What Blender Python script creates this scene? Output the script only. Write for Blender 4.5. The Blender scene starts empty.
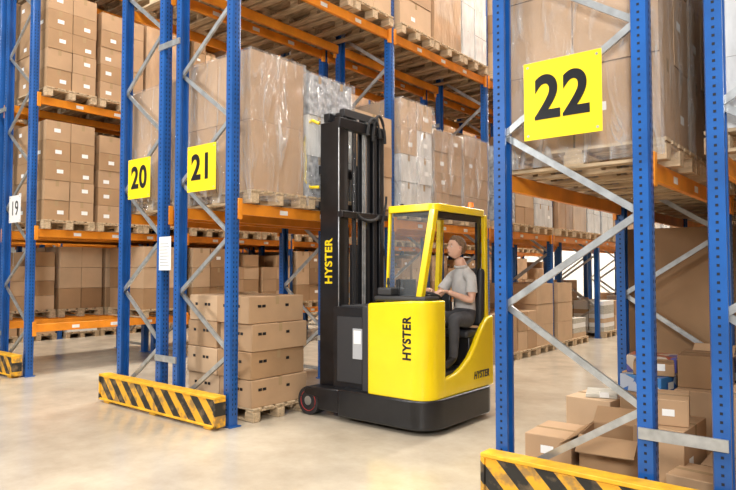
import bpy, bmesh, math, random
from mathutils import Vector, Matrix, noise
R = random.Random(7)
scene = bpy.context.scene
scene.view_settings.view_transform = 'Standard'
scene.view_settings.exposure = 0.2

# ------------------------------------------------------------------ materials
def new_mat(name):
    m = bpy.data.materials.new(name); m.use_nodes = True
    nt = m.node_tree; b = nt.nodes['Principled BSDF']
    return m, nt, b
def coords(nt, scale=(1,1,1)):
    tc = nt.nodes.new('ShaderNodeTexCoord'); mp = nt.nodes.new('ShaderNodeMapping')
    mp.inputs['Scale'].default_value = scale
    nt.links.new(tc.outputs['Object'], mp.inputs['Vector']); return mp.outputs['Vector']
def mat(name, col, rough=.5, metal=0., vary=0., vscale=4., bump=0., bscale=30., coat=0., stretch=(1,1,1), emit=0.):
    m, nt, b = new_mat(name)
    b.inputs['Roughness'].default_value = rough; b.inputs['Metallic'].default_value = metal
    b.inputs['Coat Weight'].default_value = coat
    b.inputs['Base Color'].default_value = (*col, 1)
    if emit:
        b.inputs['Emission Color'].default_value = (*col, 1); b.inputs['Emission Strength'].default_value = emit
    v = coords(nt, stretch)
    if vary:
        n = nt.nodes.new('ShaderNodeTexNoise'); n.inputs['Scale'].default_value = vscale; n.inputs['Detail'].default_value = 5
        nt.links.new(v, n.inputs['Vector'])
        r = nt.nodes.new('ShaderNodeValToRGB')
        r.color_ramp.elements[0].position = .3; r.color_ramp.elements[1].position = .7
        r.color_ramp.elements[0].color = (*[c*(1-vary) for c in col], 1)
        r.color_ramp.elements[1].color = (*[min(1, c*(1+vary)) for c in col], 1)
        nt.links.new(n.outputs['Fac'], r.inputs['Fac']); nt.links.new(r.outputs['Color'], b.inputs['Base Color'])
    if bump:
        n2 = nt.nodes.new('ShaderNodeTexNoise'); n2.inputs['Scale'].default_value = bscale; n2.inputs['Detail'].default_value = 3
        nt.links.new(v, n2.inputs['Vector'])
        bp = nt.nodes.new('ShaderNodeBump'); bp.inputs['Strength'].default_value = bump; bp.inputs['Distance'].default_value = .02
        nt.links.new(n2.outputs['Fac'], bp.inputs['Height']); nt.links.new(bp.outputs['Normal'], b.inputs['Normal'])
    return m
BLUE = mat('blue_paint', (.008, .09, .34), .35, vary=.2, vscale=3, coat=.2)
ORANGE = mat('orange_paint', (.85, .29, .02), .42, vary=.15, vscale=4)
YEL = mat('yellow_truck_paint', (.93, .68, .005), .25, coat=.6, vary=.03)
YSIGN = mat('yellow_sign', (.98, .70, .005), .45)
BLACK = mat('black_paint', (.01, .01, .012), .3, vary=.3, vscale=8)
RUB = mat('rubber', (.02, .02, .022), .7, bump=.2, bscale=80)
DARK = mat('dark_plastic', (.028, .028, .031), .5, bump=.1, bscale=120)
HOLE = mat('slot_hole', (.006, .01, .02), .8)
STEEL = mat('galvanised_steel', (.50, .52, .53), .36, metal=.75, vary=.2, vscale=12)
CHROME = mat('chrome', (.7, .7, .72), .15, metal=1)
WOOD = mat('pallet_wood', (.50, .37, .23), .75, vary=.3, vscale=6, stretch=(1, 6, 6), bump=.15)
WHITE = mat('white_paper', (.85, .85, .83), .6, vary=.04)
RED = mat('red_paint', (.45, .03, .03), .4)
AMBER = mat('amber_lens', (.9, .2, .02), .2, emit=.4)
GREYP = mat('grey_panel', (.42, .43, .45), .5)
TAPE = mat('packing_tape', (.42, .29, .16), .2)
CB = [mat('cardboard_a', (.45, .285, .16), .75, vary=.08, vscale=3, bump=.06, bscale=15),
      mat('cardboard_b', (.39, .235, .12), .75, vary=.09, vscale=3, bump=.06, bscale=15),
      mat('cardboard_c', (.57, .39, .24), .75, vary=.08, vscale=3, bump=.06, bscale=15),
      mat('cardboard_d', (.30, .17, .08), .72, vary=.1, vscale=3, bump=.06, bscale=15)]
CBW = [mat('wrapped_cardboard_a', (.50, .33, .20), .2, vary=.2, vscale=5, bump=.7, bscale=9, coat=.8, stretch=(1, 1, .4)),
       mat('wrapped_cardboard_b', (.40, .245, .14), .2, vary=.2, vscale=5, bump=.7, bscale=9, coat=.8, stretch=(1, 1, .4))]
WHW = mat('white_wrapped', (.68, .68, .67), .25, vary=.2, vscale=7, bump=.6, bscale=10, coat=.5, stretch=(1, 1, .4))
SILV = mat('silver_wrapped', (.38, .40, .43), .2, vary=.6, vscale=14, bump=.9, bscale=16, coat=.6)
BUNDLE = mat('paper_bundle', (.50, .47, .40), .7, vary=.25, vscale=10, stretch=(1, 1, 8))
def printed(name, a, c, d):
    m, nt, b = new_mat(name); v = coords(nt)
    n = nt.nodes.new('ShaderNodeTexVoronoi'); n.inputs['Scale'].default_value = 9; nt.links.new(v, n.inputs['Vector'])
    s = nt.nodes.new('ShaderNodeSeparateColor'); nt.links.new(n.outputs['Color'], s.inputs[0])
    r = nt.nodes.new('ShaderNodeValToRGB'); r.color_ramp.interpolation = 'CONSTANT'
    r.color_ramp.elements[0].color = (*a, 1); r.color_ramp.elements[1].color = (*c, 1); r.color_ramp.elements[1].position = .5
    e = r.color_ramp.elements.new(.75); e.color = (*d, 1)
    nt.links.new(s.outputs[0], r.inputs['Fac']); nt.links.new(r.outputs['Color'], b.inputs['Base Color']); b.inputs['Roughness'].default_value = .3
    return m
BLUEP = printed('blue_package', (.03, .13, .42), (.45, .5, .6), (.04, .2, .5))
REDP = printed('red_package', (.36, .06, .03), (.6, .5, .4), (.10, .10, .35))

def hazard():
    m, nt, b = new_mat('hazard_stripes'); v = coords(nt)
    s = nt.nodes.new('ShaderNodeSeparateXYZ'); nt.links.new(v, s.inputs[0])
    a = nt.nodes.new('ShaderNodeMath'); a.operation = 'ADD'
    nt.links.new(s.outputs['X'], a.inputs[0]); nt.links.new(s.outputs['Z'], a.inputs[1])
    d = nt.nodes.new('ShaderNodeMath'); d.operation = 'DIVIDE'; d.inputs[1].default_value = .27; nt.links.new(a.outputs[0], d.inputs[0])
    f = nt.nodes.new('ShaderNodeMath'); f.operation = 'FRACT'; nt.links.new(d.outputs[0], f.inputs[0])
    g = nt.nodes.new('ShaderNodeMath'); g.operation = 'GREATER_THAN'; g.inputs[1].default_value = .5; nt.links.new(f.outputs[0], g.inputs[0])
    n = nt.nodes.new('ShaderNodeTexNoise'); n.inputs['Scale'].default_value = 9; n.inputs['Detail'].default_value = 6; nt.links.new(v, n.inputs['Vector'])
    r = nt.nodes.new('ShaderNodeValToRGB'); r.color_ramp.elements[0].color = (.35, .2, .06, 1); r.color_ramp.elements[0].position = .38
    r.color_ramp.elements[1].color = (.80, .40, .02, 1); r.color_ramp.elements[1].position = .5
    nt.links.new(n.outputs['Fac'], r.inputs['Fac'])
    r2 = nt.nodes.new('ShaderNodeValToRGB'); r2.color_ramp.elements[0].color = (.02, .018, .015, 1); r2.color_ramp.elements[0].position = .5
    r2.color_ramp.elements[1].color = (.16, .11, .06, 1); r2.color_ramp.elements[1].position = .65; nt.links.new(n.outputs['Fac'], r2.inputs['Fac'])
    mx = nt.nodes.new('ShaderNodeMix'); mx.data_type = 'RGBA'
    nt.links.new(g.outputs[0], mx.inputs['Factor']); nt.links.new(r.outputs['Color'], mx.inputs['A']); nt.links.new(r2.outputs['Color'], mx.inputs['B'])
    nt.links.new(mx.outputs['Result'], b.inputs['Base Color']); b.inputs['Roughness'].default_value = .55
    return m
HAZ = hazard()
HAZY = mat('guard_yellow', (.80, .42, .02), .5, vary=.25, vscale=9)

def film():
    m, nt, b = new_mat('shrink_film'); v = coords(nt, (1, 1, .22))
    n = nt.nodes.new('ShaderNodeTexNoise'); n.inputs['Scale'].default_value = 7; n.inputs['Detail'].default_value = 8; n.inputs['Distortion'].default_value = 1.2
    nt.links.new(v, n.inputs['Vector'])
    r = nt.nodes.new('ShaderNodeValToRGB'); r.color_ramp.elements[0].position = .48; r.color_ramp.elements[1].position = .72
    r.color_ramp.elements[0].color = (.12, .12, .12, 1); r.color_ramp.elements[1].color = (.55, .55, .55, 1)
    nt.links.new(n.outputs['Fac'], r.inputs['Fac'])
    b.inputs['Base Color'].default_value = (.78, .78, .78, 1); b.inputs['Roughness'].default_value = .06; b.inputs['Specular IOR Level'].default_value = 1.
    b.inputs['Coat Weight'].default_value = 1
    bp = nt.nodes.new('ShaderNodeBump'); bp.inputs['Strength'].default_value = 1; bp.inputs['Distance'].default_value = .12
    nt.links.new(n.outputs['Fac'], bp.inputs['Height']); nt.links.new(bp.outputs['Normal'], b.inputs['Normal'])
    t = nt.nodes.new('ShaderNodeBsdfTransparent'); mx = nt.nodes.new('ShaderNodeMixShader')
    nt.links.new(r.outputs['Color'], mx.inputs[0]); nt.links.new(t.outputs[0], mx.inputs[1]); nt.links.new(b.outputs[0], mx.inputs[2])
    nt.links.new(mx.outputs[0], nt.nodes['Material Output'].inputs['Surface'])
    return m
FILM = film()
def glass():
    m, nt, b = new_mat('cab_screen')
    b.inputs['Base Color'].default_value = (.4, .43, .45, 1); b.inputs['Roughness'].default_value = .08
    t = nt.nodes.new('ShaderNodeBsdfTransparent'); t.inputs[0].default_value = (.75, .8, .82, 1)
    mx = nt.nodes.new('ShaderNodeMixShader'); mx.inputs[0].default_value = .2
    nt.links.new(t.outputs[0], mx.inputs[1]); nt.links.new(b.outputs[0], mx.inputs[2])
    nt.links.new(mx.outputs[0], nt.nodes['Material Output'].inputs['Surface']); return m
GLASS = glass()
def concrete():
    m, nt, b = new_mat('concrete_floor'); v = coords(nt)
    n = nt.nodes.new('ShaderNodeTexNoise'); n.inputs['Scale'].default_value = .9; n.inputs['Detail'].default_value = 10; n.inputs['Roughness'].default_value = .7
    nt.links.new(v, n.inputs['Vector'])
    r = nt.nodes.new('ShaderNodeValToRGB'); r.color_ramp.elements[0].position = .3; r.color_ramp.elements[1].position = .68
    r.color_ramp.elements[0].color = (.39, .325, .245, 1); r.color_ramp.elements[1].color = (.62, .54, .42, 1)
    nt.links.new(n.outputs['Fac'], r.inputs['Fac']); nt.links.new(r.outputs['Color'], b.inputs['Base Color'])
    n2 = nt.nodes.new('ShaderNodeTexNoise'); n2.inputs['Scale'].default_value = 3; n2.inputs['Detail'].default_value = 6; nt.links.new(v, n2.inputs['Vector'])
    mr = nt.nodes.new('ShaderNodeMapRange'); mr.inputs[3].default_value = .1; mr.inputs[4].default_value = .32
    nt.links.new(n2.outputs['Fac'], mr.inputs[0]); nt.links.new(mr.outputs[0], b.inputs['Roughness']); b.inputs['Specular IOR Level'].default_value = .85; return m
CONC = concrete()
CEIL = mat('ceiling_sheet', (.6, .6, .58), .7, vary=.08)
WALLM = mat('wall_paint', (.78, .78, .76), .8, vary=.05)

# ------------------------------------------------------------------ mesh builder
class MB:
    def __init__(s): s.v = []; s.f = []; s.m = []; s.mats = []
    def mi(s, m):
        if m not in s.mats: s.mats.append(m)
        return s.mats.index(m)
    def add(s, vs, fs, m):
        o = len(s.v); s.v += [tuple(p) for p in vs]; k = s.mi(m)
        for f in fs: s.f.append([o+i for i in f]); s.m.append(k)
    def box(s, x0, x1, y0, y1, z0, z1, m, M=None):
        vs = [Vector(p) for p in [(x0,y0,z0),(x1,y0,z0),(x1,y1,z0),(x0,y1,z0),(x0,y0,z1),(x1,y0,z1),(x1,y1,z1),(x0,y1,z1)]]
        if M: vs = [M @ p for p in vs]
        s.add(vs, [(0,3,2,1),(4,5,6,7),(0,1,5,4),(1,2,6,5),(2,3,7,6),(3,0,4,7)], m)
    def beam(s, p0, p1, w, h, m, up=(0,0,1)):
        p0 = Vector(p0); p1 = Vector(p1); d = (p1-p0).normalized(); u = Vector(up)
        if abs(d.dot(u)) > .98: u = Vector((1,0,0))
        a = d.cross(u).normalized()*w/2; c = a.cross(d).normalized()*h/2
        s.add([p0-a-c,p0+a-c,p0+a+c,p0-a+c,p1-a-c,p1+a-c,p1+a+c,p1-a+c],
              [(0,3,2,1),(4,5,6,7),(0,1,5,4),(1,2,6,5),(2,3,7,6),(3,0,4,7)], m)
    def prism(s, pts, ax, a, b, m, topf=None):
        def P(p, t):
            if ax == 'x': return (t, p[0], p[1])
            if ax == 'y': return (p[0], t, p[1])
            return (p[0], p[1], t if not (topf and t == b) else topf(p[0], p[1]))
        n = len(pts); vs = [P(p, a) for p in pts]+[P(p, b) for p in pts]
        fs = [list(range(n))[::-1], list(range(n, 2*n))]+[(i,(i+1)%n,n+(i+1)%n,n+i) for i in range(n)]
        s.add(vs, fs, m)
    def tube(s, pts, r, m, n=10, closed=False, r1=None):
        pts = [Vector(p) for p in pts]; N = len(pts); vs = []
        for i, p in enumerate(pts):
            a = pts[(i-1) % N] if (i > 0 or closed) else p; b = pts[(i+1) % N] if (i < N-1 or closed) else p
            d = (b-a).normalized(); u = Vector((0,0,1)) if abs(d.z) < .95 else Vector((1,0,0))
            x = d.cross(u).normalized(); y = x.cross(d)
            rr = r if r1 is None else r+(r1-r)*i/(N-1)
            for k in range(n):
                t = 2*math.pi*k/n; vs.append(p+x*math.cos(t)*rr+y*math.sin(t)*rr)
        fs = []
        for i in range(N if closed else N-1):
            j = (i+1) % N
            for k in range(n): fs.append((i*n+k, i*n+(k+1)%n, j*n+(k+1)%n, j*n+k))
        if not closed: fs += [list(range(n))[::-1], list(range((N-1)*n, N*n))]
        s.add(vs, fs, m)
    def quad(s, ps, m): s.add(ps, [(0,1,2,3)], m)
    def mesh(s, name, smooth=True):
        me = bpy.data.meshes.new(name); me.from_pydata(s.v, [], s.f)
        for mm in s.mats: me.materials.append(mm)
        me.polygons.foreach_set('material_index', s.m)
        bm = bmesh.new(); bm.from_mesh(me); bmesh.ops.recalc_face_normals(bm, faces=bm.faces); bm.to_mesh(me); bm.free()
        if smooth:
            me.polygons.foreach_set('use_smooth', [True]*len(me.polygons)); me.set_sharp_from_angle(angle=math.radians(35))
        me.update(); return me
    def obj(s, name, parent=None, bevel=0, seg=2):
        o = bpy.data.objects.new(name, s.mesh(name)); scene.collection.objects.link(o)
        if bevel:
            bv = o.modifiers.new('bevel', 'BEVEL'); bv.width = bevel; bv.segments = seg; bv.limit_method = 'ANGLE'; bv.angle_limit = math.radians(40)
        if parent: o.parent = parent
        return o
def empty(name, loc=(0,0,0)):
    e = bpy.data.objects.new(name, None); e.location = loc; scene.collection.objects.link(e); return e
def inst(name, me, loc, rot=0, parent=None):
    o = bpy.data.objects.new(name, me); o.location = loc; o.rotation_euler = (0,0,rot); scene.collection.objects.link(o)
    if parent: o.parent = parent
    return o
def text(name, body, size, m, xd, yd, loc, parent=None, bold=.02, ext=.0015, shear=0, sx=1):
    c = bpy.data.curves.new(name, 'FONT'); c.body = body; c.size = size; c.align_x = 'CENTER'; c.align_y = 'CENTER'
    c.extrude = ext; c.offset = bold*size; c.shear = shear; c.space_character = 1.05+bold
    t = bpy.data.objects.new('tmp', c); scene.collection.objects.link(t); bpy.context.view_layer.update()
    me = bpy.data.meshes.new_from_object(t.evaluated_get(bpy.context.evaluated_depsgraph_get()))
    bpy.data.objects.remove(t)
    xd = Vector(xd); yd = Vector(yd); zd = xd.cross(yd)
    M = Matrix(((xd.x*sx,yd.x,zd.x,loc[0]),(xd.y*sx,yd.y,zd.y,loc[1]),(xd.z*sx,yd.z,zd.z,loc[2]),(0,0,0,1)))
    me.transform(M); me.materials.clear(); me.materials.append(m)
    o = bpy.data.objects.new(name, me); scene.collection.objects.link(o)
    if parent: o.parent = parent
    return o

# ------------------------------------------------------------------ room shell
b = MB(); b.box(-30, 14, -12, 36, -.2, 0, CONC); b.obj('floor')
b = MB(); b.box(-30, 14, -2, 36, 10.5, 10.7, CEIL)
for i in range(13): b.box(-30, 14, -1+3*i, -.85+3*i, 10.2, 10.5, STEEL)
b.obj('ceiling')
b = MB(); b.box(-30, 14, 36, 36.2, 0, 10.7, WALLM); b.obj('wall_back')
b = MB(); b.box(-30.2, -30, -12, 36.2, 0, 10.7, WALLM); b.obj('wall_left')

# ------------------------------------------------------------------ racks
BAY = 2.7; Y0 = 4.15; UW = .1; UD = .11
def upright(b, x, y, H, face, holes):
    w = UW/2; d = UD/2; f = face
    p = [(x+f*w, y-d*.6),(x+f*w, y+d*.6),(x+f*w*.8, y+d),(x-f*w, y+d),(x-f*w, y+d*.55),(x-f*w*.2, y+d*.55),(x-f*w*.2, y-d*.55),(x-f*w, y-d*.55),(x-f*w, y-d),(x+f*w*.8, y-d)]
    b.prism(p, 'z', 0.012, H, BLUE)
    b.box(x-.08, x+.08, y-.07, y+.07, 0, .012, BLUE)
    if holes:
        z = .12
        while z < min(H, 5.6):
            e = .0012
            for s in (-.02, .02):
                xx = x+f*(w+e); b.quad([(xx, y+s-.006, z),(xx, y+s+.006, z),(xx, y+s+.004, z+.024),(xx, y+s-.004, z+.024)], HOLE)
            yy = y-d-e; b.quad([(x-.008-f*.004, yy, z),(x+.008-f*.004, yy, z),(x+.008-f*.004, yy, z+.016),(x-.008-f*.004, yy, z+.016)], HOLE)
            z += .05
def rack_row(xb, xa, bays, levels, H=9.6, holes=1, labels=True):
    root = empty('pallet_rack', (0,0,0))
    b = MB(); br = MB(); bm_ = MB()
    for k in range(bays+1):
        y = Y0+BAY*k
        upright(b, xb, y, H, -1, k < holes); upright(b, xa, y, H, 1, k < holes)
        z = .73; side = 1
        xi, xo = xb+UW/2-.03, xa-UW/2+.03
        br.beam((xi, y, .14), (xo, y, .14), .03, .045, STEEL)
        br.beam((xi, y-.005, .14), (xo, y-.005, .73), .03, .045, STEEL)
        while z < H-.7:
            p = (xo if side == 1 else xi, y+.012*side, z); q = (xi if side == 1 else xo, y+.012*side, z+.615)
            br.beam(p, q, .025, .045, STEEL); z += .615; side = -side
    for k in range(bays):
        y = Y0+BAY*k+UD/2; y1 = y+BAY-UD
        for L in levels:
            for x, f in ((xb, -1), (xa, 1)):
                bm_.box(x-.022, x+.022, y, y1, L-.065, L+.055, ORANGE)
                for yy in (y-.03, y1-.03):
                    bm_.box(x+f*.023 if f > 0 else x-.06, x+.06 if f > 0 else x-.023, yy, yy+.06, L-.12, L+.1, ORANGE)
                if labels and k < 5:
                    for t in (.25, .5, .75):
                        yc = y+(y1-y)*t; xx = x+f*.0235
                        bm_.quad([(xx, yc-.06, L-.035),(xx, yc+.06, L-.035),(xx, yc+.06, L+.015),(xx, yc-.06, L+.015)], WHITE)
    b.obj('uprights', root); br.obj('bracing', root); bm_.obj('load_beams', root, bevel=.004, seg=1)
    return root
LV = [2.25, 4.85, 7.45]; LV19 = [.72, 2.18, 4.24, 6.3]
r21 = rack_row(-6.12, -5.2, 11, LV, holes=4)
r20 = rack_row(-7.31, -6.45, 11, LV, holes=2)
r22 = rack_row(-2.12, -1.14, 6, LV, holes=4)
r23 = rack_row(-.73, .25, 3, LV, holes=2)
r19 = rack_row(-10.92, -10.0, 7, LV19, holes=1)
r18 = rack_row(-12.2, -11.25, 7, LV19, holes=0, labels=False)
r17 = rack_row(-15.9, -14.9, 6, LV, holes=0, labels=False)
r16 = rack_row(-17.2, -16.2, 6, LV, holes=0, labels=False)
for root, x0, x1 in ((r22, -1.14, -.73), (r21, -6.45, -6.12), (r19, -11.25, -10.92)):
    s = MB()
    for k in range(4):
        for z in (.6, 4.2): s.box(x0-.04, x1+.04, Y0+BAY*k-.075, Y0+BAY*k-.057, z-.035, z+.035, STEEL)
    s.obj('row_spacers', root)

# ------------------------------------------------------------------ pallets and loads
def pallet(b, d=1.2, w=.8, z=0, x=0, y=0):
    for i in range(3):
        yy = y-w/2+.05+i*(w-.1)/2
        b.box(x-d/2, x+d/2, yy-.05, yy+.05, z, z+.022, WOOD)
        for j in range(3):
            xx = x-d/2+.07+j*(d-.14)/2; b.box(xx-.07, xx+.07, yy-.05, yy+.05, z+.022, z+.1, WOOD)
    for j in range(3):
        xx = x-d/2+.07+j*(d-.14)/2; b.box(xx-.06, xx+.06, y-w/2, y+w/2, z+.1, z+.12, WOOD)
    for i in range(5):
        yy = y-w/2+.065+i*(w-.13)/4; b.box(x-d/2, x+d/2, yy-.062, yy+.062, z+.12, z+.142, WOOD)
PZ = .142
def carton(b, x0, x1, y0, y1, z0, z1, m, rr, tape=True, label=.3, M=None):
    b.box(x0, x1, y0, y1, z0, z1, m, M)
    e = .0015; T = M or Matrix()
    def q(ps, mm): b.quad([T @ Vector(p) for p in ps], mm)
    if tape:
        ym = (y0+y1)/2; t = .025
        q([(x0, ym-t, z1+e),(x1, ym-t, z1+e),(x1, ym+t, z1+e),(x0, ym+t, z1+e)], TAPE)
        q([(x1+e, ym-t, z1-.09),(x1+e, ym+t, z1-.09),(x1+e, ym+t, z1),(x1+e, ym-t, z1)], TAPE)
    if rr.random() < label:
        w = min(.1, (y1-y0)*.3); h = w*.6; yy = y0+(y1-y0)*rr.uniform(.15, .55); zz = z0+(z1-z0)*rr.uniform(.2, .5)
        q([(x1+e, yy, zz),(x1+e, yy+w, zz),(x1+e, yy+w, zz+h),(x1+e, yy, zz+h)], WHITE)
    if rr.random() < label:
        w = min(.1, (x1-x0)*.3); h = w*.6; xx = x0+(x1-x0)*rr.uniform(.15, .55); zz = z0+(z1-z0)*rr.uniform(.2, .5)
        q([(xx, y0-e, zz),(xx+w, y0-e, zz),(xx+w, y0-e, zz+h),(xx, y0-e, zz+h)], WHITE)
def load(nx, ny, nz, H, mats, d=1.14, w=.78, seed=0, jit=.006, label=.3, topmiss=0):
    rr = random.Random(seed); b = MB(); pallet(b)
    h = H/nz
    for k in range(nz):
        for i in range(nx):
            for j in range(ny):
                if k == nz-1 and rr.random() < topmiss: continue
                a, c = d/nx, w/ny; jx, jy = rr.uniform(-jit, jit), rr.uniform(-jit, jit); g = .005
                carton(b, -d/2+i*a+g+jx, -d/2+(i+1)*a-g+jx, -w/2+j*c+g+jy, -w/2+(j+1)*c-g+jy, PZ+k*h, PZ+(k+1)*h-g, rr.choice(mats), rr, label=label)
    return b.mesh('load')
def bundles(H, seed):
    rr = random.Random(seed); b = MB(); pallet(b); z = PZ
    while z < H:
        for i in range(3):
            x = -.38+.38*i
            b.box(x-.17+rr.uniform(-.02, .02), x+.17, -.37, .36+rr.uniform(-.02, .02), z, z+.1, rr.choice([BUNDLE, BUNDLE, WHITE, CB[2]]))
        z += .103
    return b.mesh('bundle')
V = [
    (load(2, 2, 5, 1.65, [CB[0], CB[2], CB[1], CB[2]], seed=1, label=.5), 1.8), (load(1, 1, 1, 1.55, [CBW[0]], seed=2), 1.7),
    (load(3, 2, 6, 1.85, CB[:2], seed=3, topmiss=.2), 2.0), (load(2, 2, 4, 1.75, [WHW], seed=4), 1.9),
    (load(2, 1, 3, 1.2, [CB[2], CB[0]], seed=5), 1.35), (load(1, 2, 2, 1.6, CBW, seed=6), 1.75),
    (load(3, 3, 7, 1.5, CB[1:4], seed=7, topmiss=.3), 1.65), (load(2, 2, 3, 1.3, [SILV, WHW], seed=8), 1.45),
    (load(2, 2, 2, .7, CB[:3], seed=9), .85), (bundles(.55, 3), .7), (bundles(.8, 4), .9), (load(1, 1, 1, 1.9, [CB[3]], seed=12, label=0), 2.05),
    (load(2, 2, 3, 1.1, CB[1:], seed=13, label=.4), 1.25), (load(3, 2, 4, 1.0, CB[:3], seed=14, topmiss=.4), 1.15)]
TOPS = [0, 0, 1, 2, 3, 4, 5, 5, 6, 7, 1, 3]; LOWS = [8, 9, 10, 8, 4, 9]; MIDS = [0, 6, 4, 5, 1, 0, 7]
slot = lambda k, s: Y0+BAY*k+UD/2+.05+.4+s*.85
def fill(st, xc, bays, levels, rr, skip=lambda k, l, s: False, pool=TOPS, floorpool=LOWS, floor=True, p=.93, lowpool=None):
    for l, L in enumerate(([0] if floor else [None])+levels):
        if L is None: continue
        base = 0.001 if L == 0 else L+.057
        for k in range(bays):
            for s in range(3):
                if skip(k, l, s) or rr.random() > p: continue
                y = slot(k, s)+rr.uniform(-.01, .01)
                vi = rr.choice(floorpool if L == 0 else (lowpool if (lowpool and l == 1) else pool))
                inst('pallet_load', V[vi][0], (xc+rr.uniform(-.02, .02), y, base), math.pi if rr.random() < .5 else 0, st)
fill(r21, -5.66, 11, LV, random.Random(11), skip=lambda k, l, s: (k == 0 and l <= 1) or (k == 1 and l == 1), p=.95)
fill(r20, -6.92, 11, LV, random.Random(12), skip=lambda k, l, s: (k == 0 and l <= 1) or (l == 0 and k < 3))
fill(r22, -1.63, 6, LV, random.Random(13), skip=lambda k, l, s: (k == 0 and l <= 1) or (k == 1 and l == 0))
fill(r23, -.2, 3, LV, random.Random(14), floorpool=[8])
fill(r19, -10.46, 7, LV19, random.Random(15), skip=lambda k, l, s: l == 0 or (l == 1 and k == 0 and s < 1) or (k == 0 and l in (2, 3) and s < 2), pool=MIDS, lowpool=[12, 13])
fill(r18, -11.72, 7, LV19, random.Random(16), skip=lambda k, l, s: l == 0, pool=MIDS, lowpool=[12, 13])
fill(r17, -15.4, 6, LV, random.Random(17)); fill(r16, -16.7, 6, LV, random.Random(18), floor=False)

def filmwrap(name, cx, cy, z0, z1, d, w, parent, seed=0, amp=.02):
    b = MB(); n = 14; nz = 20
    per = []
    for i in range(n): per.append((-d/2+d*i/n, -w/2))
    for i in range(n): per.append((d/2, -w/2+w*i/n))
    for i in range(n): per.append((d/2-d*i/n, w/2))
    for i in range(n): per.append((-d/2, w/2-w*i/n))
    N = len(per); vs = []
    for k in range(nz+1):
        z = z0+(z1-z0)*k/nz
        for (x, y) in per:
            v = noise.noise(Vector((x*4+seed, y*4, z*6)))*amp+amp*.4
            vs.append((cx+x*(1+v/d*2), cy+y*(1+v/w*2), z))
    fs = [(k*N+i, k*N+(i+1) % N, (k+1)*N+(i+1) % N, (k+1)*N+i) for k in range(nz) for i in range(N)]
    fs.append([nz*N+i for i in range(N)])
    b.add(vs, fs, FILM); o = b.obj(name, parent)
    return o
def wrapped(nm, me, H, x, y, z, d=1.17, w=.81, seed=0, rot=0):
    o = inst(nm, me, (x, y, z), rot)
    filmwrap('shrink_film', 0, 0, .03, H+PZ+.008, d, w, o, seed)
    return o
L1 = LV[0]+.057
wrapped('wrapped_pallet_load', load(2, 1, 2, 1.5, [CB[0], CB[1]], seed=31, label=.2, w=.79), 1.5, -5.66, slot(0, 0)+.03, L1, seed=1)
wrapped('wrapped_pallet_load', load(2, 2, 3, 1.45, [SILV, WHW], seed=33), 1.45, -5.66, slot(0, 1)+.03, L1, seed=2)
inst('pallet_load', V[4][0], (-5.66, slot(0, 2)+.02, L1))
wrapped('wrapped_pallet_load', load(2, 2, 4, 1.55, [WHW, WHW, WHW, CB[2]], seed=34, label=.6), 1.55, -5.66, slot(1, 0), L1, seed=3)
wrapped('wrapped_pallet_load', load(2, 2, 4, 1.25, [CB[0], CB[1]], seed=35), 1.25, -5.66, slot(1, 1), L1, seed=4)
wrapped('wrapped_pallet_load', load(2, 2, 4, 1.3, [CB[1]], seed=36), 1.3, -5.66, slot(1, 2), L1, seed=5)
wrapped('wrapped_pallet_load', load(2, 1, 2, 1.4, [CB[0]], seed=37), 1.4, -6.92, slot(0, 0), L1, seed=6)
inst('pallet_load', V[0][0], (-6.92, slot(0, 1), L1)); inst('pallet_load', V[2][0], (-6.92, slot(0, 2), L1))
wrapped('wrapped_pallet_load', load(2, 2, 3, 1.7, [CB[0], CB[1]], seed=41, label=.3), 1.7, -1.63, slot(0, 0), L1, seed=7)
wrapped('wrapped_pallet_load', load(2, 2, 3, 1.75, [CB[2], CB[0]], seed=42, label=.4), 1.75, -1.63, slot(0, 1), L1, seed=8)
wrapped('wrapped_pallet_load', load(2, 2, 4, 1.6, [WHW, CB[2]], seed=43), 1.6, -1.63, slot(0, 2), L1, seed=9)
for s in range(3): inst('pallet_load', V[11][0], (-1.63, slot(1, s)+.02, .001), 0, r22)
h5 = load(2, 2, 5, 1.55, CB[:2], seed=51, label=.8, topmiss=.1); h6 = load(2, 2, 5, 1.45, [CB[0], CB[1]], seed=52, label=.8)
for L in (LV19[1]+.057, LV19[2]+.057):
    inst('pallet_load', h5, (-10.46, slot(0, 0)+.02, L)); inst('pallet_load', h6, (-10.46, slot(0, 1)+.03, L))
# floor stack beside the truck
fs = MB(); pallet(fs); rr = random.Random(5)
for k in range(4):
    for i in range(2):
        jx, jy = rr.uniform(-.03, .03), rr.uniform(-.02, .02); g = .006; a = 1.12/2; zz = PZ+k*.295
        M = Matrix.Rotation(rr.uniform(-.03, .03), 4, 'Z')
        carton(fs, -.56+i*a+g+jx, -.56+(i+1)*a-g+jx, -.4+jy, .4+jy, zz, zz+.295-g, CB[rr.choice([0, 1, 2])], rr, M=M, label=0)
        x0 = -.56+i*a+jx
        for u in (.12, .3, .36):
            fs.quad([M @ Vector(p) for p in [(x0+u, -.402+jy, zz+.17),(x0+u+.045, -.402+jy, zz+.17),(x0+u+.045, -.402+jy, zz+.2),(x0+u, -.402+jy, zz+.2)]], BLACK)
        if i == 1:
            for u in (.1, .16, .5):
                xx = .56-g+jx+.0025
                fs.quad([M @ Vector(p) for p in [(xx, -.4+u, zz+.17),(xx, -.4+u+.05, zz+.17),(xx, -.4+u+.05, zz+.2),(xx, -.4+u, zz+.2)]], BLACK)
o = fs.obj('pallet_of_cartons', bevel=.006, seg=2); o.location = (-5.72, 4.78, 0.001)

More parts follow.
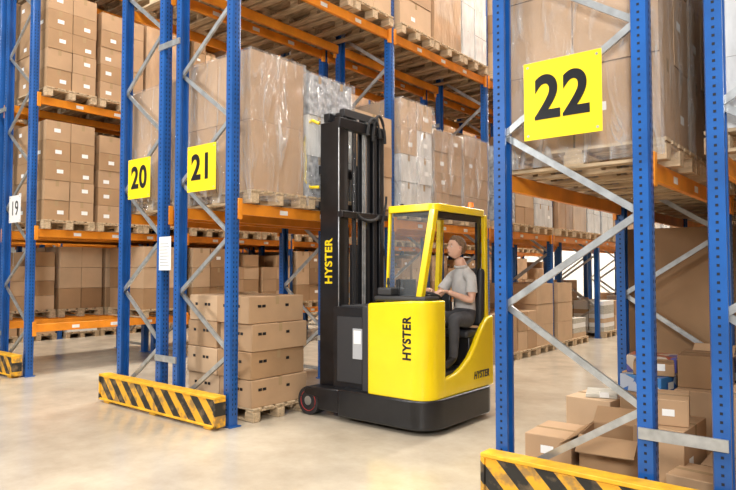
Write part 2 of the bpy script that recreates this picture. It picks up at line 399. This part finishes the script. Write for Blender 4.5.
# ------------------------------------------------------------------ loose boxes in bay 22
def loose(x, y, z, sx, sy, sz, rot, m, opened=False, seed=0):
    b = MB(); rr = random.Random(seed)
    if opened:
        t = .008; hx, hy = sx/2, sy/2
        b.box(-hx, hx, -hy, hy, 0, t, m)
        b.box(-hx, -hx+t, -hy, hy, t, sz, m); b.box(hx-t, hx, -hy, hy, t, sz, m)
        b.box(-hx+t, hx-t, -hy, -hy+t, t, sz, m); b.box(-hx+t, hx-t, hy-t, hy, t, sz, m)
        f = min(sx, sy)*.45
        for sgn in (-1, 1):
            for ax in (0, 1):
                h = hy if ax == 0 else hx; L = hx if ax == 0 else hy
                o1, o2 = h*sgn, (h+f*.8)*sgn; z2 = sz+f*(.55 if sgn > 0 else -.5)
                P = (lambda u, v, w: (u, v, w)) if ax == 0 else (lambda u, v, w: (v, u, w))
                b.add([P(-L, o1, sz), P(L, o1, sz), P(L*.97, o2, z2), P(-L*.97, o2, z2), P(-L, o1, sz+.006), P(L, o1, sz+.006), P(L*.97, o2, z2+.006), P(-L*.97, o2, z2+.006)],
                      [(0,1,2,3),(4,5,6,7),(0,1,5,4),(1,2,6,5),(2,3,7,6),(3,0,4,7)], m)
    else:
        carton(b, -sx/2, sx/2, -sy/2, sy/2, 0, sz, m, rr, label=.7, tape=m in CB)
    o = b.obj('cardboard_box', bevel=.005 if not opened else 0); o.location = (x, y, z+.001); o.rotation_euler = (0, 0, rot); return o
for yy in (4.86, 5.78):
    p = MB(); pallet(p); o = p.obj('wooden_pallet'); o.location = (-1.62, yy, .001)
zp = PZ+.001
loose(-2.0, 4.84, zp, .36, .5, .20, .05, CB[0], seed=1)
loose(-1.98, 5.72, zp, .40, .5, .34, -.08, CB[2], seed=2)
loose(-1.56, 4.80, zp, .40, .44, .26, .12, CB[1], opened=True, seed=3)
loose(-1.19, 4.88, zp, .33, .55, .38, -.05, CB[0], seed=4)
loose(-1.54, 5.80, zp, .42, .55, .42, .03, CB[1], seed=5)
loose(-1.14, 5.80, zp, .34, .60, .50, .0, CB[0], seed=6)
loose(-1.17, 5.85, zp+.502, .32, .44, .26, .1, CB[3], seed=8)
loose(-1.56, 5.80, zp+.422, .36, .40, .14, -.2, BLUEP, seed=9)
loose(-1.55, 5.84, zp+.564, .32, .34, .10, .25, CB[1], seed=10)
loose(-1.20, 4.90, zp+.382, .26, .40, .18, .2, CB[0], seed=11)
loose(-1.96, 5.72, zp+.342, .26, .34, .03, .3, BUNDLE, seed=15)
loose(-1.72, 6.50, 0, .50, .36, .62, .0, CB[3], seed=12)
loose(-1.72, 6.50, .622, .44, .34, .16, .1, REDP, seed=16)
loose(-1.25, 6.52, 0, .36, .34, .80, .0, CB[0], opened=True, seed=13)
loose(-.93, 4.52, 0, .3, .35, .30, -.1, CB[0], seed=14)
s = MB()
for i in range(14): s.box(-.11+.01*math.sin(i), .11+.01*math.sin(i*2), -.2, .2, i*.02, i*.02+.014, CB[2] if i % 2 else BUNDLE)
o = s.obj('stack_of_cardboard_sheets'); o.location = (-.88, 5.0, .001)

# ------------------------------------------------------------------ guards and signs
def guard(x0, x1):
    b = MB(); y0, y1 = 3.9, 4.04; h = .34
    b.box(x0+.03, x1-.03, y0+.012, y0+.03, .05, h-.03, HAZ)
    b.box(x0, x1, y0, y1, h-.03, h, HAZY); b.box(x0, x1, y0, y0+.03, .03, .055, HAZY)
    b.box(x0, x0+.03, y0, y1, .03, h-.03, HAZ); b.box(x1-.03, x1, y0, y1, .03, h-.03, HAZ)
    for x in (x0+.15, (x0+x1)/2, x1-.15): b.box(x-.06, x+.06, y0+.02, y1, 0, .031, HAZY)
    b.obj('rack_end_guard', bevel=.006)
guard(-7.42, -5.14); guard(-2.18, .4); guard(-12.4, -9.95)
def sign(num, xc, z, s, y=4.07, m=YSIGN, bold=.03, dx=.9):
    r = empty('rack_number_sign', (0,0,0)); b = MB()
    b.box(xc-s/2, xc+s/2, y-.004, y, z-s/2, z+s/2, m)
    for sx in (-1, 1):
        for sz in (-1, 1):
            b.tube([(xc+sx*(s/2-.03), y-.007, z+sz*(s/2-.03)), (xc+sx*(s/2-.03), y-.004, z+sz*(s/2-.03))], .009, STEEL, 8)
    b.obj('sign_plate', r)
    b = MB()
    for sx in (-.1, .1): b.box(xc+sx-.015, xc+sx+.015, y, Y0-.03, z-.03, z+.03, STEEL)
    b.obj('mounting_clips', r)
    text('sign_digits', num, s*.76, BLACK, (1,0,0), (0,0,1), (xc, y-.006, z-.0), r, bold=bold, sx=dx)
sign('22', -1.635, 2.77, .54); sign('21', -5.63, 2.70, .50); sign('20', -6.86, 2.70, .48); sign('19', -10.40, 2.55, .42, m=WHITE, bold=.0, dx=.85)
b = MB(); b.box(-6.40, -6.17, 4.06, 4.064, 1.6, 1.98, WHITE)
for i in range(8): b.box(-6.38, -6.2-.02*(i % 3), 4.058, 4.06, 1.65+i*.035, 1.66+i*.035, GREYP)
b.obj('notice_sheet', r20)

# ------------------------------------------------------------------ reach truck
T = empty('reach_truck', (0,0,0))
def rrect(x0, x1, y0, y1, r, n=8):
    pts = []
    for (cx, cy, sx, sy, a0, rad) in ((x0,y0,1,1,180,r[0]),(x1,y0,-1,1,270,r[1]),(x1,y1,-1,-1,0,r[2]),(x0,y1,1,-1,90,r[3])):
        if rad == 0: pts.append((cx, cy)); continue
        for i in range(n+1):
            t = math.radians(a0+90*i/n); pts.append((cx+sx*rad+rad*math.cos(t), cy+sy*rad+rad*math.sin(t)))
    return pts
YN, YF = 5.02, 6.34; XR = -3.36
b = MB(); b.prism(rrect(-4.5, XR+.03, YN-.02, YF+.02, (0, .26, .22, 0), 10), 'z', .05, .34, BLACK)
b.obj('chassis_skirt', T, bevel=.02)
b = MB(); b.tube([(-3.75, 5.35, .18), (-3.75, 5.6, .18)], .18, RUB, 28); b.obj('drive_wheel', T)
def ntop(x, y): return 1.30-.05*max(0, (-3.85-x))/.3
b = MB(); b.prism(rrect(-4.12, XR, YN, 5.36, (.05, .2, .04, .02), 10), 'z', .33, 1.3, YEL, ntop)
b.obj('body_panel', T, bevel=.035, seg=4)
pr = [(5.3, .33), (YF, .33), (YF, 1.10), (6.22, 1.08), (6.12, 1.0), (6.02, .90), (5.94, .80), (5.82, .68), (5.68, .60), (5.55, .55), (5.42, .53), (5.3, .53)]
b = MB(); b.prism(pr, 'x', XR-.07, XR-.002, YEL); b.obj('rear_apron', T, bevel=.02, seg=3)
b = MB(); b.box(-4.12, XR-.07, 5.92, YF, .34, .875, BLACK)
b.box(-4.12, XR-.07, 5.36, 5.92, .34, .57, DARK)
b.box(-4.2, -4.12, 5.05, YF, .34, 1.22, DARK)
b.box(-4.12, -3.9, YF-.05, YF+.0, .9, 1.35, BLACK)
b.obj('cab_interior', T, bevel=.01)
b = MB(); b.box(-4.66, -4.2, 5.12, 6.22, .3, 1.2, BLACK); b.box(-4.6, -4.25, 5.11, 5.12, .4, 1.1, DARK)
b.box(-4.37, -4.24, 5.10, 5.11, .66, .98, GREYP); b.box(-4.355, -4.255, 5.097, 5.10, .82, .96, WHITE)
for i in range(5): b.box(-4.62, -4.22, 5.2+i*.2, 5.3+i*.2, 1.2, 1.215, DARK)
b.obj('battery_compartment', T, bevel=.015)
b = MB()
for y in (YN, YF-.2):
    prof = [(-5.0, .3), (-4.4, .34), (-4.4, .08), (-4.8, .08), (-4.82, .2), (-5.03, .24)]
    b.prism(prof, 'y', y+.0, y+.2, BLACK)
b.obj('outriggers', T, bevel=.015)
b = MB()
for y in (YN+.01, YF-.19):
    b.tube([(-4.96, y, .155), (-4.96, y+.18, .155)], .155, RUB, 32)
    b.tube([(-4.96+.11*math.cos(a*math.pi/12), y-.002, .155+.11*math.sin(a*math.pi/12)) for a in range(24)], .004, RED, 6, closed=True)
    b.tube([(-4.96, y-.008, .155), (-4.96, y+.01, .155)], .05, STEEL, 16)
b.obj('load_wheels', T)
b = MB(); zt = 3.42
for s, y in ((1, 5.27), (-1, 6.09)):
    b.box(-5.0, -4.72, y-.012, y+.012, .12, zt-.12, BLACK)
    for x in (-5.0, -4.735): b.box(x, x+.022, min(y, y+s*.085), max(y, y+s*.085), .12, zt-.12, BLACK)
    y2 = y+s*.1
    b.box(-4.97, -4.75, y2-.012, y2+.012, .2, zt-.02, BLACK)
    for x in (-4.975, -4.76): b.box(x, x+.02, min(y2, y2+s*.07), max(y2, y2+s*.07), .2, zt-.02, DARK)
    y3 = y+s*.185
    b.box(-4.94, -4.79, y3-.01, y3+.01, .25, zt+.03, BLACK)
    for x in (-4.945, -4.8): b.box(x, x+.018, min(y3, y3+s*.05), max(y3, y3+s*.05), .25, zt+.03, DARK)
    b.box(-4.724, -4.716, y-.01, y+.012, .2, zt-.15, STEEL)
b.box(-4.78, -4.70, 5.26, 6.1, zt-.2, zt-.08, BLACK); b.box(-4.99, -4.9, 5.3, 6.06, zt-.1, zt+.0, BLACK)
b.box(-4.8, -4.72, 5.36, 6.0, zt-.05, zt+.04, DARK)
b.box(-4.74, -4.66, 5.26, 6.1, 2.2, 2.27, BLACK); b.box(-4.74, -4.68, 5.26, 6.1, 1.0, 1.1, BLACK); b.box(-4.74, -4.68, 5.26, 6.1, .2, .34, BLACK)
b.box(-5.0, -4.68, 5.24, 6.12, .1, .18, BLACK)
b.obj('mast', T, bevel=.004, seg=1)
b = MB()
for y in (5.5, 5.86):
    b.tube([(-4.82, y, .2), (-4.82, y, 2.1)], .038, BLACK, 14); b.tube([(-4.82, y, 2.1), (-4.82, y, 3.3)], .024, CHROME, 14)
b.tube([(-4.85, 5.68, .3), (-4.85, 5.68, 1.9)], .05, DARK, 14); b.tube([(-4.85, 5.68, 1.9), (-4.85, 5.68, 3.0)], .03, CHROME, 14)
for y in (5.57, 5.61, 5.75, 5.79): b.tube([(-4.77, y, .4), (-4.77, y, 3.35)], .011, DARK if y < 5.7 else STEEL, 8)
for y in (5.6, 5.77): b.tube([(-4.79, y-.02, 3.36), (-4.79, y+.02, 3.36)], .07, STEEL, 18)
b.obj('lift_cylinders_and_chains', T)
b = MB()
for (yc, z0, hh) in ((6.0, 3.15, .32), (5.9, 3.2, .22)):
    b.tube([(-4.68, yc+.12*math.cos(t*math.pi/12)-.05, z0+hh*math.sin(t*math.pi/12)) for t in range(0, 13)], .018, RUB, 8)
b.tube([(-4.66, 5.72+.2*math.cos(t*math.pi/12), 2.26-.08*math.sin(t*math.pi/12)) for t in range(13)], .02, RUB, 8)
b.tube([(-4.66, 6.02+.05*math.cos(t*math.pi/6), 1.6+.6*t/12*1.5) for t in range(13)], .014, RUB, 8)
b.obj('hydraulic_hoses', T)
b = MB()
b.tube([(-5.0, 5.24, 3.3), (-5.08, 5.20, 3.34), (-5.13, 5.17, 3.30), (-5.15, 5.15, 3.1), (-5.14, 5.15, 2.85), (-5.15, 5.15, 2.65), (-5.1, 5.19, 2.56), (-5.0, 5.24, 2.56)], .02, YEL, 10)
b.obj('hose_guard_rail', T)
b = MB()
for z in (2.3, 2.72): b.box(-5.07, -5.03, 5.3, 6.06, z, z+.1, BLACK)
for y in (5.35, 5.98): b.box(-5.05, -5.0, y-.03, y+.03, 2.25, 2.9, BLACK)
for y in (5.44, 5.84):
    b.box(-5.1, -5.07, y-.05, y+.05, 2.33, 2.85, DARK); b.box(-6.1, -5.07, y-.05, y+.05, 2.335, 2.37, DARK)
b.obj('fork_carriage', T, bevel=.005)
text('mast_lettering', 'HYSTER', .15, YEL, (0,0,1), (-1,0,0), (-4.86, 5.256, 1.70), T, bold=.03, sx=.93)
text('body_lettering', 'HYSTER', .135, BLACK, (0,0,1), (-1,0,0), (-3.6, YN-.002, .93), T, bold=.035, sx=.85)
text('apron_lettering', 'HYSTER', .105, BLACK, (0,1,0), (0,0,1), (XR+.0, 6.06, .48), T, bold=.035, shear=.25, sx=.85)
b = MB(); zr = 2.2
rp = rrect(-4.05, -3.42, 5.27, 6.33, (.06, .1, .1, .06), 5)
ri = rrect(-3.99, -3.48, 5.33, 6.27, (.03, .06, .06, .03), 5); n = len(rp)
vs = [(p[0], p[1], zr) for p in rp]+[(p[0], p[1], zr) for p in ri]+[(p[0], p[1], zr+.075) for p in rp]+[(p[0], p[1], zr+.075) for p in ri]
fsx = []
for i in range(n):
    j = (i+1) % n
    fsx += [(i, j, n+j, n+i), (2*n+i, 3*n+i, 3*n+j, 2*n+j), (i, 2*n+i, 2*n+j, j), (n+i, n+j, 3*n+j, 3*n+i)]
b.add(vs, fsx, YEL)
def post(p0, p1, w=.06, d=.07):
    b.beam(p0, p1, w, d, YEL, up=(0, 1, 0))
post((-3.62, 5.25, 1.22), (-3.47, 5.31, zr+.02), .07, .07)
post((-4.06, 5.3, 1.22), (-4.02, 5.31, zr+.02), .03, .04)
post((-3.44, 6.30, .95), (-3.45, 6.30, zr+.02), .05, .06)
post((-4.06, 6.28, 1.22), (-4.02, 6.29, zr+.02))
b.obj('overhead_guard', T, bevel=.008)
b = MB()
for i in range(14):
    y = 5.37+i*.068; b.box(-3.99, -3.47, y-.014, y+.014, zr-.01, zr+.05, BLACK)
b.box(-4.0, -3.47, 5.33, 5.37, zr-.03, zr+.0, BLACK); b.box(-3.5, -3.47, 5.34, 6.27, zr-.07, zr+.0, BLACK)
b.box(-3.51, -3.48, 6.2, 6.28, 1.0, zr-.02, BLACK)
b.beam((-3.63, 5.30, 1.3), (-3.5, 5.35, zr-.02), .03, .05, BLACK, up=(0, 1, 0))
b.obj('roof_bars', T)
b = MB(); b.quad([(-4.05, 5.3, 1.25), (-3.66, 5.26, 1.25), (-3.52, 5.31, zr), (-4.02, 5.31, zr)], GLASS)
b.obj('protective_screen', T)
b = MB(); b.tube([(-3.56, 6.2, zr+.075), (-3.56, 6.2, zr+.105)], .04, BLACK, 20); b.tube([(-3.56, 6.2, zr+.105), (-3.56, 6.2, zr+.16)], .035, AMBER, 20, r1=.03)
b.tube([(-3.9, 5.35, zr+.075), (-3.9, 5.35, zr+.1)], .02, BLACK, 12)
b.obj('warning_beacon', T)
def rbox(name, x0, x1, y0, y1, z0, z1, m, bev, rotx=0):
    q = MB(); cx, cy, cz = (x0+x1)/2, (y0+y1)/2, (z0+z1)/2
    q.box(x0, x1, y0, y1, z0, z1, m, Matrix.Translation((cx,cy,cz)) @ Matrix.Rotation(rotx, 4, 'X') @ Matrix.Translation((-cx,-cy,-cz)))
    return q.obj(name, T, bevel=bev, seg=4)
rbox('seat_cushion', -3.82, -3.42, 5.86, 6.26, .875, .955, DARK, .03)
rbox('seat_backrest', -3.81, -3.43, 6.20, 6.30, .98, 1.62, DARK, .04, -.06)
b = MB()
b.box(-4.1, -3.46, 5.12, 5.4, 1.28, 1.335, DARK); b.box(-3.95, -3.62, 5.36, 5.62, 1.22, 1.29, DARK)
b.box(-4.08, -3.9, 5.15, 5.4, 1.335, 1.42, DARK)
b.box(-3.95, -3.89, 5.6, 5.9, 1.16, 1.24, DARK)
b.obj('control_console', T, bevel=.02, seg=3)
b = MB(); sc = Vector((-3.74, 5.61, 1.33)); ax = Vector((0, .35, 1)).normalized(); ux = Vector((1, 0, 0)); uy = ax.cross(ux)
b.tube([sc+ux*.12*math.cos(a*math.pi/14)+uy*.12*math.sin(a*math.pi/14) for a in range(28)], .013, DARK, 8, closed=True)
b.tube([sc-ax*.08, sc], .03, DARK, 14)
for a in (0, 2.1, 4.2): b.tube([sc, sc+ux*.12*math.cos(a)+uy*.12*math.sin(a)], .01, DARK, 8)
b.obj('steering_wheel', T)
b = MB()
for (x, y, h) in ((-4.0, 5.24, .1), (-3.93, 5.3, .08), (-3.86, 5.24, .09)):
    b.tube([(x, y, 1.33), (x, y, 1.42+h*.4)], .01, BLACK, 8); b.tube([(x, y, 1.42+h*.3), (x, y, 1.42+h)], .02, RUB, 10, r1=.012)
b.box(-4.07, -4.0, 5.5, 5.75, 1.3, 1.5, BLACK)
b.obj('hydraulic_levers', T, bevel=.003)

# ------------------------------------------------------------------ driver
SKIN = mat('skin', (.70, .41, .29), .5, vary=.05, vscale=20); SKIN.node_tree.nodes['Principled BSDF'].inputs['Subsurface Weight'].default_value = .05
SHIRT = mat('grey_polo_shirt', (.52, .50, .48), .85, vary=.08, vscale=20, bump=.35, bscale=14)
TROU = mat('dark_trousers', (.06, .06, .066), .85, vary=.15, vscale=10, bump=.3, bscale=18)
SHOE = mat('shoes', (.02, .018, .016), .5); HAIR = mat('brown_hair', (.17, .095, .05), .6, vary=.35, vscale=60, stretch=(1, 1, .3))
EYEW = mat('eye_white', (.8, .8, .78), .3); LIP = mat('lips', (.5, .2, .16), .5)
def skinmesh(verts, edges, rad, sub=2, root=0):
    me = bpy.data.meshes.new('sk'); me.from_pydata([tuple(v) for v in verts], edges, [])
    o = bpy.data.objects.new('sk', me); scene.collection.objects.link(o)
    md = o.modifiers.new('s', 'SKIN'); md.use_smooth_shade = True
    if not me.skin_vertices:
        bm = bmesh.new(); bm.from_mesh(me); bm.verts.layers.skin.verify(); bm.to_mesh(me); bm.free()
    for i, r in enumerate(rad):
        sv = me.skin_vertices[0].data[i]; sv.radius = r if isinstance(r, tuple) else (r, r); sv.use_root = (i == root)
    sb = o.modifiers.new('u', 'SUBSURF'); sb.levels = sub; sb.render_levels = sub
    bpy.context.view_layer.update()
    res = bpy.data.meshes.new_from_object(o.evaluated_get(bpy.context.evaluated_depsgraph_get()))
    bpy.data.objects.remove(o); return res
pos = dict(pelvis=(-3.59,6.10,1.07), waist=(-3.60,6.12,1.20), chest=(-3.60,6.10,1.36), upper=(-3.60,6.08,1.50), neckb=(-3.60,6.06,1.62), neckt=(-3.61,6.02,1.75),
  clL=(-3.52,6.04,1.555), clR=(-3.68,6.11,1.555),
  shL=(-3.44,5.99,1.53), elL=(-3.42,5.96,1.27), wrL=(-3.61,5.77,1.37), shR=(-3.77,6.13,1.53), elR=(-3.87,5.98,1.30), wrR=(-3.83,5.75,1.39),
  hipL=(-3.50,6.02,1.05), kneeL=(-3.45,5.64,1.10), calfL=(-3.455,5.655,.92), ankL=(-3.47,5.66,.68), toeL=(-3.47,5.48,.61), hipR=(-3.69,6.02,1.05), kneeR=(-3.73,5.64,1.10), calfR=(-3.725,5.65,.92), ankR=(-3.72,5.64,.68), toeR=(-3.72,5.46,.61),
  mthL=(-3.475,5.83,1.08), mthR=(-3.71,5.83,1.08), foreL=(-3.48,5.90,1.30), foreR=(-3.86,5.91,1.325))
names = list(pos)
rad = dict(pelvis=.14, waist=.12, chest=.135, upper=.125, neckb=.066, neckt=.05, clL=.095, clR=.095, shL=.068, elL=.043, wrL=.029, shR=.068, elR=.043, wrR=.029, foreL=.040, foreR=.040,
  hipL=.10, kneeL=.066, calfL=.06, calfR=.06, ankL=.048, toeL=.034, hipR=.10, kneeR=.066, ankR=.048, toeR=.034, mthL=.088, mthR=.088)
E = [('pelvis','waist'),('waist','chest'),('chest','upper'),('upper','neckb'),('neckb','neckt'),('upper','clL'),('clL','shL'),('shL','elL'),('elL','foreL'),('foreL','wrL'),('upper','clR'),('clR','shR'),('shR','elR'),('elR','foreR'),('foreR','wrR'),
     ('pelvis','hipL'),('hipL','mthL'),('mthL','kneeL'),('kneeL','calfL'),('calfL','ankL'),('ankL','toeL'),('pelvis','hipR'),('hipR','mthR'),('mthR','kneeR'),('kneeR','calfR'),('calfR','ankR'),('ankR','toeR')]
ix = {n: i for i, n in enumerate(names)}
body = skinmesh([pos[n] for n in names], [(ix[a], ix[c]) for a, c in E], [rad[n] for n in names], sub=3)
body.name = 'driver_body'; body.materials.clear()
for m in (SHIRT, SKIN, TROU, SHOE): body.materials.append(m)
def segd(p, a, c):
    d = c-a; t = max(0, min(1, (p-a).dot(d)/d.length_squared)); return (p-(a+d*t)).length, t
bmb = bmesh.new(); bmb.from_mesh(body)
bmesh.ops.bisect_plane(bmb, geom=bmb.verts[:]+bmb.edges[:]+bmb.faces[:], plane_co=(-3.6, 6.1, 1.16), plane_no=Vector((0, .25, 1)).normalized())
bmb.to_mesh(body); bmb.free()
HN = Vector((0, .25, 1)).normalized(); HC = Vector((-3.6, 6.1, 1.16))
def which(p):
    best = None
    for a, c in E:
        d, t = segd(p, Vector(pos[a]), Vector(pos[c])); d -= (rad[a]*(1-t)+rad[c]*t)
        if best is None or d < best[0]: best = (d, a, c, t)
    _, a, c, t = best
    if 'neckt' in (a, c): return 1 if t > .15 else 0
    if a[:2] == 'el' or a[:4] == 'fore': return 1
    if a[:2] == 'sh': return 0 if t < .62 else 1
    if a[:3] == 'ank': return 3
    if a[:3] in ('mth', 'kne', 'cal'): return 2
    return 0 if (p-HC).dot(HN) > 0 else 2
for p in body.polygons: p.material_index = which(p.center); p.use_smooth = True
DR = bpy.data.objects.new('truck_driver', body); scene.collection.objects.link(DR)
b = MB()
for s, e in (('shL','elL'),('shR','elR')):
    p, q = Vector(pos[s]), Vector(pos[e]); c = p+(q-p)*.2; c2 = p+(q-p)*.66
    b.tube([c, (c+c2)/2, c2], .058, SHIRT, 20, r1=.064)
b.tube([(-3.605+.062*math.cos(a*math.pi/10), 6.045+.062*math.sin(a*math.pi/10), 1.645+.012*math.sin(a*math.pi/10)) for a in range(20)], .014, SHIRT, 8, closed=True)
b.obj('collar_and_sleeves', DR)
def head(center, fwd, up):
    fwd = Vector(fwd).normalized(); right = fwd.cross(Vector(up)).normalized(); upv = right.cross(fwd)
    M = Matrix(((right.x,fwd.x,upv.x,center[0]),(right.y,fwd.y,upv.y,center[1]),(right.z,fwd.z,upv.z,center[2]),(0,0,0,1)))
    def g(x, c, w): return math.exp(-((x-c)/w)**2)
    def shape(sx, sy, sz, k=1.):
        x, y, z = sx*.076, sy*.098, sz*.12
        if sz < .1:
            t = min(1, (.1-sz)/1.1); x *= 1-.30*t
            if sy > 0: y *= 1+.04*t
            else: y *= 1-.35*t
        if sy > 0:
            y -= .010*g(z, .006, .018)*(g(abs(x), .032, .016)); y += .005*g(z, .032, .012)*g(x, 0, .05)
            y += .014*g(z, .068, .028)*min(1, sy*2)
        if sy > .3:
            nz = max(0, min(1, (.014-z)/.036)) if z > -.024 else max(0, 1-(-.024-z)/.012)
            y += .023*nz*g(x, 0, .011); y += .008*g(z, -.052, .010)*g(x, 0, .025); y += .016*g(z, -.09, .018)*g(x, 0, .032)
            y -= .004*g(z, -.070, .006)*g(x, 0, .03)
        return Vector((x, y, z))
    b = MB(); nu, nv = 96, 80; vs = []
    for j in range(nv+1):
        ph = math.pi*j/nv
        for i in range(nu):
            th = 2*math.pi*i/nu; vs.append(M @ shape(math.sin(ph)*math.cos(th), math.sin(ph)*math.sin(th), math.cos(ph)))
    fq = [(j*nu+i, j*nu+(i+1) % nu, (j+1)*nu+(i+1) % nu, (j+1)*nu+i) for j in range(nv) for i in range(nu)]
    b.add(vs, fq, SKIN)
    def ell(c, r, m, n=14):
        vv = []
        for j in range(n+1):
            for i in range(n):
                ph = math.pi*j/n; th = 2*math.pi*i/n
                vv.append(M @ (Vector(c)+Vector((r[0]*math.sin(ph)*math.cos(th), r[1]*math.sin(ph)*math.sin(th), r[2]*math.cos(ph)))))
        b.add(vv, [(j*n+i, j*n+(i+1) % n, (j+1)*n+(i+1) % n, (j+1)*n+i) for j in range(n) for i in range(n)], m)
    for s in (-1, 1):
        ell((s*.031, .073, .006), (.014, .011, .007), EYEW); ell((s*.031, .0815, .006), (.006, .004, .006), BLACK)
        ell((s*.031, .083, .028), (.020, .008, .004), HAIR)
        ell((s*.076, -.008, -.002), (.010, .018, .031), SKIN); ell((s*.082, -.004, .0), (.004, .009, .018), LIP)
    ell((0, .091, -.060), (.022, .008, .004), LIP)
    b.obj('head', DR)
    b = MB(); vs = []; keep = {}
    for j in range(nv+1):
        ph = math.pi*j/nv
        for i in range(nu):
            th = 2*math.pi*i/nu; s_ = (math.sin(ph)*math.cos(th), math.sin(ph)*math.sin(th), math.cos(ph))
            sy = s_[1]
            line = (.60 if sy > .45 else .05+.55*max(0, (sy-.05)/.40)) if sy > .05 else (.05 if sy > -.2 else .05-.6*min(1, (-.2-sy)/.25))
            edge = max(0, min(1, (s_[2]-line)/.25))
            p = shape(*s_); nrm = Vector(s_).normalized()
            th2 = (.0005+.017*edge)*(1+.35*noise.noise(Vector(s_)*7)); p = p+nrm*th2
            if sy > .3 and s_[2] > .58: p.z += .006*edge; p.y += .004*edge
            vs.append(M @ p); keep[j*nu+i] = s_[2] > line
    b.add(vs, [f for f in fq if all(keep[k] for k in f)], HAIR); b.obj('hair', DR)
head((-3.62, 5.985, 1.845), (-.54, -.82, .16), (0, 0, 1))
def hand(name, wrist, fdir, palmn, thumbside, curl):
    f = Vector(fdir).normalized(); n = Vector(palmn); n = (n-f*n.dot(f)).normalized(); s = f.cross(n).normalized()*thumbside
    W = Vector(wrist)
    parts = [skinmesh([W-f*.02, W+f*.02, W+f*.05+s*.012, W+f*.05-s*.012, W+f*.085+s*.026, W+f*.088+s*.008, W+f*.085-s*.010, W+f*.08-s*.026], [(0, 1), (1, 2), (1, 3), (2, 4), (2, 5), (3, 6), (3, 7)], [.024, .022, .018, .018, .012, .012, .012, .011], 2)]
    for k, (off, L) in enumerate(((.028, .068), (.009, .076), (-.010, .070), (-.028, .054))):
        p = W+f*.078+s*off; pts = [p]; d = f+s*off*1.5; d.normalize(); q = p+d*.014; pts.append(q)
        for t, (seg, fr) in enumerate(((.45, .9), (.32, 1.), (.23, .8))):
            d = (Matrix.Rotation(curl*fr, 3, f.cross(n)) @ d); q = q+d*L*seg; pts.append(q)
        parts.append(skinmesh(pts, [(i, i+1) for i in range(4)], [.0095, .0095, .009, .0085, .007], 2))
    p = W+f*.025+s*.015; d = (f*.6+s*.75+n*.35).normalized(); p2 = p+d*.035; d2 = (f*.9+s*.15+n*.5).normalized(); p3 = p2+d2*.03; p4 = p3+(f*.8-s*.2+n*.6).normalized()*.022
    parts.append(skinmesh([p, p2, p3, p4], [(0, 1), (1, 2), (2, 3)], [.014, .011, .010, .008], 2))
    bm = bmesh.new()
    for m in parts: bm.from_mesh(m)
    me = bpy.data.meshes.new(name); bm.to_mesh(me); bm.free(); me.materials.append(SKIN)
    for p in me.polygons: p.use_smooth = True; p.material_index = 0
    o = bpy.data.objects.new(name, me); scene.collection.objects.link(o); o.parent = DR
hand('hand_left', pos['wrL'], (-.45, -.85, .05), (-.1, 0, -1), -1, .55)
hand('hand_right', pos['wrR'], (.3, -.95, .02), (0, 0, -1), 1, .55)

# ------------------------------------------------------------------ lights
def area(name, loc, target, sx, sy, power, col=(1, .93, .82)):
    l = bpy.data.lights.new(name, 'AREA'); l.shape = 'RECTANGLE'; l.size = sx; l.size_y = sy; l.energy = power; l.color = col
    o = bpy.data.objects.new(name, l); o.location = loc
    o.rotation_euler = (Vector(target)-Vector(loc)).to_track_quat('-Z', 'Y').to_euler(); scene.collection.objects.link(o)
lampm = mat('lamp_housing', (.8, .8, .78), .5)
for x in (-3.66, -8.65, -13.6):
    for y in (7, 14, 21, 28, 34):
        area('ceiling_lamp', (x, y, 10.05), (x, y, 0), .8, 5 if y < 30 else 2.5, 500 if y < 15 else 640, (1, .95, .87))
        h = 2.5 if y < 30 else 1.2
        b = MB(); b.box(x-.45, x+.45, y-h, y+h, 10.08, 10.18, lampm)
        for yy in (y-h*.8, y+h*.8): b.box(x-.02, x+.02, yy-.02, yy+.02, 10.18, 10.499, STEEL)
        b.obj('lamp_housing', None)
for x in (-9, -4, 1): area('ceiling_lamp', (x, .5, 9.9), (x, .5, 0), 3, 2, 380, (1, .97, .92))
area('softbox_lamp', (1.5, -2.5, 4.2), (-4.5, 6, 1.6), 1.3, 1.3, 350, (1, .99, .97))
area('softbox_lamp', (-8, -3.0, 4.5), (-6, 7, 2.0), 1.5, 1.5, 270, (1, .99, .97))
w = bpy.data.worlds.new('World'); scene.world = w; w.use_nodes = True
w.node_tree.nodes['Background'].inputs[0].default_value = (1, .97, .94, 1); w.node_tree.nodes['Background'].inputs[1].default_value = .25

# ------------------------------------------------------------------ camera
c = bpy.data.cameras.new('camera'); c.sensor_width = 36; c.lens = 30.7; cam = bpy.data.objects.new('camera', c)
cam.location = (0, 0, 1.6); cam.rotation_euler = (math.radians(92.3), 0, math.atan2(.632, .775)); scene.collection.objects.link(cam); scene.camera = cam
